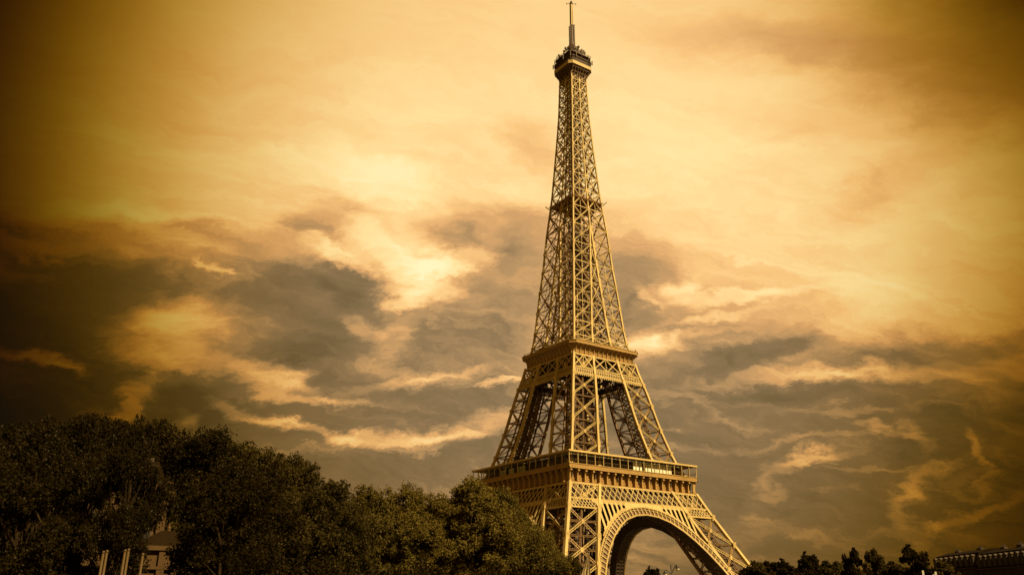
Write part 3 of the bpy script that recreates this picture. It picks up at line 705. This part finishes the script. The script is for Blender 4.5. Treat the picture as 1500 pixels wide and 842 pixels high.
for i in range(84):
    a = rs.uniform(0, 2*math.pi); r_ = rs.uniform(1.6,7.2); z_ = rs.uniform(282.0,284.5)+max(0,7.4-r_)*1.35
    x_, y_ = max(-7.3,min(7.3,r_*1.2*math.cos(a))), max(-7.3,min(7.3,r_*1.2*math.sin(a)))
    hh = rs.uniform(.8,2.6); an.beam((x_,y_,z_-1.5),(x_,y_,z_+hh*.6),.14)
    if i % 2: an.cyl((x_,y_,z_+hh*.3),(x_+math.cos(a)*.35,y_+math.sin(a)*.35,z_+hh*.3),.75,.6,10)
    else: an.box(x_-.35,x_+.35,y_-.25,y_+.25,z_-.2,z_+hh*.5)
for (x_,y_) in ((-7.9,-2.5),(-7.9,4),(-4,-7.9),(4.5,-7.9),(7.9,-3),(7.9,5),(-6.8,-6.8),(6.8,-6.8),(-6.8,6.8)):
    an.beam((x_,y_,278),(x_,y_,283.8),.18); an.beam((x_*1.1,y_*1.1,279),(x_*1.1,y_*1.1,281.6),.4); an.beam((x_,y_,280),(x_*1.1,y_*1.1,280),.12)
an.build('aerials', M['iron_dark'], TP)
ms = MB(); ms.cyl((0,0,290),(0,0,306.5),1.35,1.1,8)
for z_ in np.arange(291.5,306.5,1.3):
    for k_ in range(4):
        a = k_*math.pi/2+.4; c_, s_ = math.cos(a), math.sin(a)
        ms.beam((c_*.7,s_*.7,z_),(c_*1.6,s_*1.6,z_),.2); ms.beam((c_*1.6,s_*1.6,z_-.42),(c_*1.6,s_*1.6,z_+.42),.5,.3)
MA = ms.build('mast', M['iron_dark'], T)
mu = MB()
for a in range(4): 
    c_, s_ = math.cos(a*math.pi/2+.78)*.5, math.sin(a*math.pi/2+.78)*.5
    mu.beam((c_*1.5,s_*1.5,306.4),(c_*1.25,s_*1.25,321.0),.38)
mu.cyl((0,0,306.4),(0,0,321),.6,.5,8)
for z_ in np.arange(307,321,1.4): mu.box(-.5,.5,-.5,.5,z_,z_+.14)
mu.build('upper_mast', M['iron'], MA)
mt_ = MB(); mt_.cyl((0,0,320.6),(0,0,322),.95,.8,10); mt_.cyl((0,0,322),(0,0,324),.12,.05,6)
mt_.beam((-2.2,1.4,320.9),(2.2,-1.4,320.9),.2); mt_.beam((-1.4,-2.2,320.9),(1.4,2.2,320.9),.2)
for x_,y_ in ((-2.2,1.4),(2.2,-1.4)): mt_.beam((x_,y_,320.3),(x_,y_,321.5),.2)
mt_.build('mast_head', M['iron_dark'], MA)

# ------------------------------------------------------------------ trees
def make_tree_meshes(seed, hgt=18.0, rad=6.5, trunk_h=4.0, nclump=70, nleaf=26000, leaf=.34, dome=1.0):
    """trunk + limbs mesh and crown mesh (small leaf-shaped faces gathered in ragged sprays)"""
    rg = random.Random(seed); nr = np.random.default_rng(seed)
    tb = MB(); pts = [Vector((0,0,0))]; p = Vector((0,0,0))
    for i in range(5):
        p = p+Vector((rg.uniform(-.25,.25), rg.uniform(-.25,.25), trunk_h/5*1.25)); pts.append(p.copy())
    r0 = hgt*.022
    tb.cyl((0,0,-.4), pts[0]+Vector((0,0,.5)), r0*1.5, r0*1.15, 9)
    for i in range(5): tb.cyl(pts[i]+Vector((0,0,.3 if i == 0 else 0)), pts[i+1], r0*(1.15-.07*i), r0*(1.08-.07*i), 9, False)
    clumps = []
    for i in range(nclump):
        # points inside an uneven crown envelope
        t = rg.random()**.8; z = trunk_h*.75+(hgt-trunk_h*.75)*t
        prof_ = math.sin(math.pi*min(1, .16+.80*t**.9))**.62 * (1.0 if t < .7 else 1-.35*(t-.7)/.3)
        a = rg.uniform(0,2*math.pi); lob = 1+.20*math.sin(a*3+seed)+.13*math.sin(a*5+seed*2+t*4)
        r_ = rad*prof_*lob*(rg.random()**.45)
        clumps.append((Vector((r_*math.cos(a), r_*math.sin(a), z-rg.random()*.8)), rg.uniform(.55,1.45)*(1 if t < .85 else .75)))
    # a few leaders poke out of the top
    for i in range(9):
        a = rg.uniform(0,6.28); q_ = rg.random()*.6; tx, ty, tz = rad*q_*math.cos(a), rad*q_*math.sin(a), hgt-rg.uniform(-1.3,1.4)-2.2*q_
        clumps += [(Vector((tx,ty,tz)), rg.uniform(.45,.9)), (Vector((tx*.97,ty*.97,tz-1.1)), rg.uniform(.6,1.0))]
    for (c, r_) in clumps[:34]:
        s_ = pts[rg.randint(3,5)]; mid = s_.lerp(c, .5)+Vector((rg.uniform(-.6,.6), rg.uniform(-.6,.6), rg.uniform(.2,1.2)))
        rr = r0*rg.uniform(.28,.5)
        tb.cyl(s_, mid, rr, rr*.65, 6, False); tb.cyl(mid, c, rr*.65, rr*.2, 5, False)
    # leaves
    ws = np.array([r_**2.4 for _, r_ in clumps]); ws /= ws.sum()
    idx = nr.choice(len(clumps), nleaf, p=ws)
    C_ = np.array([tuple(c) for c, _ in clumps])[idx]; RR = np.array([r_ for _, r_ in clumps])[idx]
    # each clump is itself made of short sprays
    nsp = 22; spd = nr.normal(size=(len(clumps), nsp, 3)); spd /= np.linalg.norm(spd, axis=2, keepdims=True)
    sp = spd[idx, nr.integers(0, nsp, nleaf)]*(RR*nr.uniform(.55,1.1,nleaf))[:,None]*np.array([1.15,1.15,.8])
    pos = C_+sp+nr.normal(size=(nleaf,3))*(.13*RR[:,None]+.04)
    ax = nr.normal(size=(nleaf,3)); ax /= np.linalg.norm(ax, axis=1, keepdims=True)
    nn = nr.normal(size=(nleaf,3))+np.array([0,0,.7]); nn -= ax*(nn*ax).sum(1)[:,None]; nn /= np.linalg.norm(nn, axis=1, keepdims=True)
    bb = np.cross(ax, nn); sz = leaf*nr.uniform(.6,1.35,nleaf)[:,None]
    # five-sided leaves
    V_ = np.stack([pos-ax*sz*.5, pos-ax*sz*.05+bb*sz*.42, pos+ax*sz*.55, pos-ax*sz*.05-bb*sz*.42], 1).reshape(-1,3)
    me = bpy.data.meshes.new('crown'); n = nleaf
    me.vertices.add(n*4); me.vertices.foreach_set('co', V_.astype(np.float32).ravel())
    me.loops.add(n*4); me.loops.foreach_set('vertex_index', np.arange(n*4, dtype=np.int32))
    me.polygons.add(n); me.polygons.foreach_set('loop_start', np.arange(0,n*4,4,dtype=np.int32))
    me.update(calc_edges=True)
    tm = bpy.data.meshes.new('trunk'); tm.from_pydata(tb.v, [], tb.f); tm.materials.append(M['bark'])
    return tm, me, float(np.percentile(V_[:,2], 99.8))
KINDS = {}
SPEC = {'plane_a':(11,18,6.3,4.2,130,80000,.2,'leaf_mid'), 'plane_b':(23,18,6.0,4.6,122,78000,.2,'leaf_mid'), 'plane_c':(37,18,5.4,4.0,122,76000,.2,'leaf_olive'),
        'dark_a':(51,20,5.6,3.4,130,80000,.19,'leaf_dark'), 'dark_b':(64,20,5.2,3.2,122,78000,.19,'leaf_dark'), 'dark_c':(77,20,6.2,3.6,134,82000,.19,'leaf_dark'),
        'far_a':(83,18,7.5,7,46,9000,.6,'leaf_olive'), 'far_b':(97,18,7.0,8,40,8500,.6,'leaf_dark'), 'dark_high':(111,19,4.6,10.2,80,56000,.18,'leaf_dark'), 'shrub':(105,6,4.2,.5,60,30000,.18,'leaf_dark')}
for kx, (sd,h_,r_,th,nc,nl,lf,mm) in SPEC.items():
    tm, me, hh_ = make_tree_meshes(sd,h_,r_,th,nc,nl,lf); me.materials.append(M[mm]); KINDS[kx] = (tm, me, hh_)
def polar(az, dist): return CAM.x+math.sin(R(az))*dist, CAM.y+math.cos(R(az))*dist
def tree(name, kind, az, dist, hgt, rz, label, wid=1.0, group=None):
    tm, me, h0 = KINDS[kind]; x, y = polar(az, dist)
    e = empty(name, label, 'shrub' if kind == 'shrub' else 'tree', (x,y,0), rz, group); s = hgt/h0; e.scale = (s*wid, s*wid, s)
    for nm, d_ in (('trunk',tm),('crown',me)):
        o = bpy.data.objects.new(nm, d_); COL.objects.link(o); o.parent = e
    return e
G1 = 'leafy trees along the near bank'; G2 = 'second row of trees behind the near bank'; G3 = 'distant trees right of the tower'; G4 = 'low shrubs at the foot of the trees'

# name, kind, azimuth, distance, height, turn, label, width, group
ROW = [
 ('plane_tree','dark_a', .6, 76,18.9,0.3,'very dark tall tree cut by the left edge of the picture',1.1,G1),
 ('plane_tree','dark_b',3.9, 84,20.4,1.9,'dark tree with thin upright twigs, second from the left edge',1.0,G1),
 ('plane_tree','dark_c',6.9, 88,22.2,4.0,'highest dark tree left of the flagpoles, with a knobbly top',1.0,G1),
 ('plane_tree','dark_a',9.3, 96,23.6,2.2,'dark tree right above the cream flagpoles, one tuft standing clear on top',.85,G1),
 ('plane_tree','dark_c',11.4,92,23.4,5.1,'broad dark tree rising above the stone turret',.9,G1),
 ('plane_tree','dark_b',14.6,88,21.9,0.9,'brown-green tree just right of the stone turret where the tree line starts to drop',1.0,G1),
 ('plane_tree','plane_c',15.9,90,21.4,3.3,'dark tree with a feathery top right of the drop in the tree line',1.0,G1),
 ('plane_tree','plane_c',18.3,86,20.0,1.2,'olive tree left of the isolated knob of foliage',1.0,G1),
 ('plane_tree','plane_c',20.5,92,20.4,4.6,'olive tree ending in an isolated knob of foliage above its neighbours',.8,G1),
 ('plane_tree','plane_c',22.6,88,17.6,2.7,'lower olive tree right of the isolated knob of foliage',1.0,G1),
 ('plane_tree','plane_b',24.9,95,18.0,0.2,'round green tree, first of the low level stretch of tree tops',.95,G1),
 ('plane_tree','plane_a',27.6,97,18.4,3.9,'green tree with bright sky gaps under its crown in the middle of the level stretch',.9,G1),
 ('plane_tree','plane_b',29.6,98,17.7,5.6,'green tree in the dip just left of the biggest sunlit crown',.9,G1),
 ('plane_tree','plane_a',32.0,98,19.4,1.6,'biggest sunlit round green tree, under the left tip of the first platform',1.0,G1),
 ('plane_tree','plane_b',34.1,100,18.6,4.4,'green tree whose right flank covers the left leg of the iron tower',.95,G1),
 ('plane_tree','plane_a',36.1,112,15.6,2.9,'lower tree sloping down to the front leg of the iron tower',.8,G1),
 ('plane_tree','plane_c',38.3,118,12.3,0.7,'small dark tree before the foot of the front leg, behind the furled flag',1.0,G1),
 ('plane_tree','dark_high',5.6, 57,16.2,0.8,'nearest dark tree left of the flagpoles, its high crown hanging over the mansion',.8,G1),
 ('plane_tree','dark_high',10.6,56,16.4,2.8,'nearest dark tree above the flagpoles, its crown hiding the mansion roof',.62,G1),
 ('plane_tree','dark_high',16.6, 58,15.0,4.4,'nearest dark tree right of the stone turret',1.0,G1),
 ('plane_tree','dark_b',18.2, 72,16.3,1.4,'thick dark tree closing the gap right of the stone turret',1.0,G1),
 ('plane_tree','dark_a',3.2, 68,16.6,1.4,'low dark tree to the left of the stone mansion',.9,G1),
 ('plane_tree','dark_b',7.9,112,27.0,3.0,'rear dark tree filling the gap left of the tallest tuft',1.0,G2),
 ('plane_tree','dark_c',10.3,118,27.8,.3,'rear dark tree right of the tallest tuft, above the flagpoles',1.0,G2),
 ('plane_tree','dark_c',2.0,122,25.8,3.0,'tall dark tree in the rear row at the left edge of the picture',1.0,G2),
 ('plane_tree','dark_a',6.0,128,28.4,5.2,'rear tree showing its top between the second and third trees from the left',.8,G2),
 ('plane_tree','dark_b',12.8,126,27.6,1.1,'rear dark tree with a knobbly top above the stone turret',.8,G2),
 ('plane_tree','plane_c',17.0,128,27.0,2.4,'rear tree filling the slope of the tree line above the olive trees',.9,G2),
 ('plane_tree','plane_c',20.9,132,25.6,0.0,'rear tree behind the isolated knob of foliage',.6,G2),
 ('plane_tree','plane_b',23.6,135,21.5,3.7,'rear tree left of the level stretch of tree tops',.8,G2),
 ('plane_tree','plane_a',31.1,140,22.0,0.5,'rear tree between the dip and the biggest sunlit crown',.8,G2),
 ('plane_tree','plane_b',35.3,150,20.5,5.9,'rear tree in front of the left leg of the iron tower',.8,G2),
 ('distant_tree','far_b',43.55,300,18.7,1.0,'small dark round tree seen under the big arch, left of the street lamp',.62,G3),
 ('distant_tree','far_a',46.6,340,16.6,2.0,'low tree line patch under the arch, right of the street lamp',1.3,G3),
 ('distant_tree','far_b',47.9,300,14.2,.6,'dark low tree at the foot of the right-hand leg',1.2,G3),
 ('distant_tree','far_a',49.9,258,18.2,2.6,'dark tree touching the right foot of the iron tower',1.0,G3),
 ('distant_tree','far_b',51.3,262,18.9,4.2,'flat-topped dark tree just right of the tower foot',1.0,G3),
 ('distant_tree','far_b',53.1,250,20.0,1.4,'dark tree with a small pointed tuft, left of the two knobbly round crowns',.62,G3),
 ('distant_tree','far_a',54.1,262,18.5,3.8,'low dark tree between the pointed tuft and the knobbly round crowns',1.0,G3),
 ('distant_tree','far_b',55.75,240,20.2,5.3,'left of two knobbly round crowns side by side',.62,G3),
 ('distant_tree','far_a',56.9,240,20.0,0.4,'right of two knobbly round crowns side by side',.62,G3),
 ('distant_tree','far_b',58.85,228,19.9,2.2,'broadest round dark crown on the right, beside the dark terrace',.85,G3),
 ('distant_tree','far_a',60.4,235,16.6,3.1,'low dark tree before the left end of the dark terrace',.9,G3),
 ('distant_tree','far_a',50.6,285,17.9,1.6,'low dark foliage between the tower foot and the pointed tuft, behind the flat-topped tree',1.6,G3),
 ('distant_tree','far_b',52.3,290,18.4,3.6,'low dark foliage in the rear just left of the pointed tuft',1.5,G3),
 ('distant_tree','far_a',54.9,285,18.6,5.1,'low dark foliage behind the gap before the knobbly round crowns',1.5,G3),
 ('distant_tree','far_b',57.6,280,18.6,2.9,'low dark foliage between the knobbly crowns and the broadest round crown',1.4,G3),
 ('distant_tree','far_b',62.6,200,11.6,1.0,'low dark tree before the middle of the dark terrace',1.3,G3),
 ('distant_tree','far_a',65.2,200,12.5,4.0,'low dark tree before the right end of the dark terrace',1.3,G3),
 ('bush','shrub',27.5,78,9.6,.2,'dark bushy shrub below the tree with bright sky gaps',1.0,G4),
 ('bush','shrub',31.0,80,9.2,1.7,'low dark shrub below the biggest sunlit crown',1.1,G4),
 ('bush','shrub',34.7,84,9.6,3.1,'low dark shrub left of the furled flag',1.1,G4),
 ('bush','shrub',37.3,96,10.6,4.2,'low dark shrub touching the furled flag',1.0,G4),
 ('plane_tree','dark_high',8.3,62,16.5,5.5,'slim dark tree hiding the left half of the stone mansion',.62,G1),
 ('bush','shrub',23.2,76,9.4,5.0,'low dark shrub under the olive trees',1.2,G4),
 ('bush','shrub',18.6,72,9.0,2.2,'dark shrub at the bottom edge below the olive trees',1.2,G4),
]
for r_ in ROW: tree(*r_[:6], label=r_[6], wid=r_[7], group=r_[8])

# ------------------------------------------------------------------ flagpoles, flag, street lamp
def flagpole(az, dist, h, label, r=.075):
    x, y = polar(az, dist); o = empty('flagpole', label, 'flagpole', (x,y,0), 0, 'cream flagpoles before the dark trees')
    s = MB(); s.cyl((0,0,0),(0,0,h),r*1.25,r*.8,8); s.build('pole', M['pole'], o, True)
    s = MB(); s.ball((0,0,h+.05),.085,8); s.build('finial', M['pole'], o, True)
    s = MB(); s.cyl((0,0,-.05),(0,0,.35),.22,.2,10); s.build('base', M['stone2'], o)
for az, h, lb in ((9.82,9.25,'leftmost cream flagpole, one of a close pair before the dark trees'),(10.0,9.3,'second cream flagpole from the left, right one of the first close pair'),
                  (10.98,9.35,'third cream flagpole from the left, left one of the second close pair'),(11.16,9.4,'fourth cream flagpole, right one of the second close pair'),
                  (11.98,9.2,'single thin cream flagpole standing right of the two pairs')):
    flagpole(az, 50, h-.72, lb)
x, y = polar(39.62, 70)
o = tag(None or empty('banner_pole', 'x', 'flagpole', (x,y,0)), 'thin pole before the front tower leg carrying a furled cream flag', 'flagpole')
s = MB(); s.cyl((0,0,-.1),(0,0,10.3),.07,.045,8); s.build('pole', M['pole'], o, True)
s = MB(); s.ball((0,0,10.36),.1,8); s.build('finial', M['pole'], o, True)
fl = MB(); n = 12; mcol = 9
# the flag hangs in folds from the top of its pole, swinging out to the left
lft = -rt0
for i in range(n+1):
    t = i/n
    for j in range(mcol+1):
        u = j/mcol; wdt = .10+.85*t**1.4
        fold = .13*math.sin(u*15+t*3)*(.3+t)
        p = Vector((x,y,10.1-2.6*t+ .25*u*t)) + lft*(wdt*u+.05) + fw.normalized()*fold; fl.v.append(tuple(p))
for i in range(n):
    for j in range(mcol):
        a = i*(mcol+1)+j; fl.f.append((a,a+1,a+mcol+2,a+mcol+1))
fo = fl.build('flag', M['cloth'], None, True); md = fo.modifiers.new('thickness','SOLIDIFY'); md.thickness = .012
tag(fo, 'furled cream flag drooping from the thin pole before the front tower leg', 'flag')

x, y = polar(44.78, 60); o = empty('street_lamp', 'dark two-headed street lamp seen under the big arch', 'street lamp', (x,y,0), -YAW)
s = MB(); s.cyl((0,0,0),(0,0,1.0),.14,.10,10); s.cyl((0,0,1.0),(0,0,8.75),.07,.045,8); s.build('pole', M['lamp'], o, True)
s = MB()
for sx, hz in ((-1,8.35),(1,8.7)):
    prev = Vector((0,0,8.2))
    for i in range(1,7):
        t = i/6; q = Vector((sx*.42*math.sin(t*1.5), 0, 8.2+(hz-8.2)*math.sin(t*1.57)+.12*math.sin(t*3.1))); s.cyl(prev, q, .035,.03,6); prev = q
s.build('arm', M['lamp'], o)
for sx, hz in ((-1,8.35),(1,8.7)):
    s = MB(); s.cyl((sx*.42,0,hz-.02),(sx*.42,0,hz-.14),.06,.17,10); s.ball((sx*.42,0,hz),.07,8); s.build('lamp_shade', M['lamp'], o)
    s = MB(); s.ball((sx*.42,0,hz-.2),.13,10,.8); s.build('lamp_globe', M['lampglass'], o, True)

# white gangway frame at the lower right
x, y = polar(59.72, 80); o = empty('gangway_frame', 'white frame with two posts and a sloping rail before the dark trees at lower right', 'gangway', (x,y,0), -R(58))
s = MB(); s.box(-.5,-.36,-.07,.07,0,9.05); s.build('post', M['white'], o)
s = MB(); s.box(.42,.56,-.07,.07,0,8.95); s.build('post', M['white'], o)
s = MB(); s.beam((-.36,.0,8.15),(.42,.0,8.75),.13,.1); s.beam((-.36,0,7.2),(.42,0,7.8),.1,.08); s.build('sloping_rail', M['white'], o)

# ------------------------------------------------------------------ buildings
def window(x, z0, z1, w, parent, yf, frame='stone', arch=False):
    f = MB(); f.box(x-w/2-.14,x+w/2+.14,yf-.10,yf+.02,z0-.18,z0); f.box(x-w/2-.14,x-w/2,yf-.07,yf+.02,z0,z1+.14); f.box(x+w/2,x+w/2+.14,yf-.07,yf+.02,z0,z1+.14); f.box(x-w/2,x+w/2,yf-.07,yf+.02,z1,z1+.14)
    f.box(x-.035,x+.035,yf-.045,yf+.01,z0,z1); f.box(x-w/2,x-.035,yf-.045,yf+.01,(z0+z1)/2+.3,(z0+z1)/2+.36); f.box(x+.035,x+w/2,yf-.045,yf+.01,(z0+z1)/2+.3,(z0+z1)/2+.36)
    fo = f.build('window', M[frame], parent); g = MB(); g.box(x-w/2,x+w/2,yf-.02,yf+.03,z0,z1); g.build('pane', M['window'], fo); return fo
# riverside mansion half hidden by the trees, with a turret
x, y = polar(9.3, 69)
B = empty('stone_mansion', 'pale stone mansion with pilasters showing through the dark trees at the lower left', 'building', (x,y,0), -R(12))
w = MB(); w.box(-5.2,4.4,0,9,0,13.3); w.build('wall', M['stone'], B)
s = MB(); s.box(-5.6,4.8,-.45,9.3,13.3,13.9); s.box(-5.5,4.7,-.35,.0,8.6,8.95); s.build('cornice', M['stone'], B)
for px in (-4.9,-3.6,-1.6,.4,1.7,4.1):
    s = MB(); s.box(px-.28,px+.28,-.28,-.01,0,8.55); s.box(px-.25,px+.25,-.25,-.01,9.0,12.9); s.box(px-.38,px+.38,-.38,-.01,12.9,13.28); s.build('pilaster', M['stone'], B)
for px in (-2.6,-.6,1.05,2.9):
    window(px,9.6,12.2,1.05,B,0,'stone2'); window(px,5.2,7.9,1.05,B,0,'stone2'); window(px,1.2,4.0,1.05,B,0,'stone2')
s = MB(); s.prism([(-5.2,0),(4.4,0),(4.4,9),(-5.2,9)],13.9,16.2,[(-4.2,1),(3.4,1),(3.4,8),(-4.2,8)]); rf_ = s.build('roof', M['zinc'], B)
s = MB(); s.box(2.2,3.0,4,5.2,15.5,16.9); s.build('chimney', M['stone2'], rf_)
s = MB()
for i in range(26): s.cyl((-5.1+i*.37,-.25,13.9),(-5.1+i*.37,-.25,14.5),.08,.05,6)
s.box(-5.4,4.6,-.35,-.15,14.5,14.62); s.build('balustrade', M['stone'], B)
x, y = polar(12.75, 66)
B = empty('stone_turret', 'small ochre stone turret with a pointed top between the dark trees at the lower left', 'building', (x,y,0), -R(13))
w = MB(); w.box(-1.6,1.5,0,3.2,0,9.6); w.build('wall', M['stone'], B)
s = MB(); s.box(-1.85,1.75,-.25,3.4,8.35,8.55); s.box(-1.9,1.8,-.3,3.5,9.6,9.9); s.build('cornice', M['stone'], B)
for px in (-1.4,.35,1.3):
    s = MB(); s.box(px-.24,px+.24,-.22,-.01,0,8.34); s.box(px-.2,px+.2,-.2,-.01,8.56,9.58); s.build('pilaster', M['stone'], B)
window(-.55,6.2,7.8,.95,B,0,'stone2'); window(-.55,3.0,5.2,.95,B,0,'stone2')
s = MB(); s.prism([(-1.7,-.1),(1.6,-.1),(1.6,3.3),(-1.7,3.3)],9.9,11.0,[(.1,.9),(1.0,.9),(1.0,2.0),(.1,2.0)]); r_ = s.build('roof', M['zinc'], B)
s = MB(); s.cyl((.55,1.4,10.9),(.55,1.4,11.6),.16,.03,8); s.ball((.55,1.4,11.2),.16,8); s.build('finial', M['stone'], r_)

def terrace(az0, d0, az1, d1, heave, nb, label, seed):   # a row of flats under one mansard roof
    x0,y0 = polar(az0,d0); x1,y1 = polar(az1,d1); L = math.hypot(x1-x0,y1-y0)
    o = empty('apartment_block', label, 'building', (x0,y0,0), math.atan2(y1-y0,x1-x0), 'dark apartment blocks at the right')
    rg = random.Random(seed); s = MB(); s.box(0,L,0,12,0,heave); s.build('wall', M['stone2'], o)
    s = MB(); s.box(-.2,L+.2,-.6,0,heave-.2,heave+.15); s.box(0,L,-.35,0,heave-3.6,heave-3.35); s.box(0,L,-.35,0,heave-7.0,heave-6.75); s.build('cornice', mat('cornice_stone', (.04,.025,.012), .85, 0, (.4,.7,1.2)), o)  # cornices in one even dark stone tone
    s = MB(); s.prism([(0,0),(L,0),(L,12),(0,12)],heave+.15,heave+4.0,[(0,1.4),(L,1.4),(L,10.6),(0,10.6)])
    s.prism([(0,1.4),(L,1.4),(L,10.6),(0,10.6)],heave+4.0,heave+5.0,[(0,5),(L,5),(L,7),(0,7)]); rr = s.build('roof', M['zinc'], o)
    for i in range(nb):
        xx = (i+.5)*L/nb
        f = MB(); f.box(xx-.85,xx+.85,-.1,1.4,heave+.5,heave+3.0); f.prism([(xx-1,-.2),(xx+1,-.2),(xx+1,1.5),(xx-1,1.5)],heave+3.0,heave+3.5,[(xx-.2,-.1),(xx+.2,-.1),(xx+.2,1.5),(xx-.2,1.5)])
        fo_ = f.build('dormer', M['stone2'], rr)
        g = MB(); g.box(xx-.5,xx+.5,-.14,-.08,heave+.7,heave+2.6); g.build('dormer_window', M['window'], o)
        for k_ in range(3): window(xx,heave-3.2-3.4*k_+.2,heave-3.2-3.4*k_+2.4,1.1,o,0,'stone2')
    for i in range(max(2,nb//3)):
        xx = (i+.35+rg.random()*.3)*L/max(2,nb//3); c = MB(); ch = rg.uniform(.4,1.0)
        c.box(xx-1.2,xx+1.2,5,6,heave+4.2,heave+4.6+ch)
        for q in range(5): c.cyl((xx-.9+q*.45,5.5,heave+4.6+ch),(xx-.9+q*.45,5.5,heave+5.2+ch),.13,.11,6)
        c.build('chimney', M['stone2'], rr)
terrace(60.0,290,62.2,268,16.6,8,'left and farthest of the dark apartment blocks with dormers at the right',3)
terrace(62.3,266,66.6,232,16.0,15,'long dark mansard-roofed apartment block running out at the right edge',5)
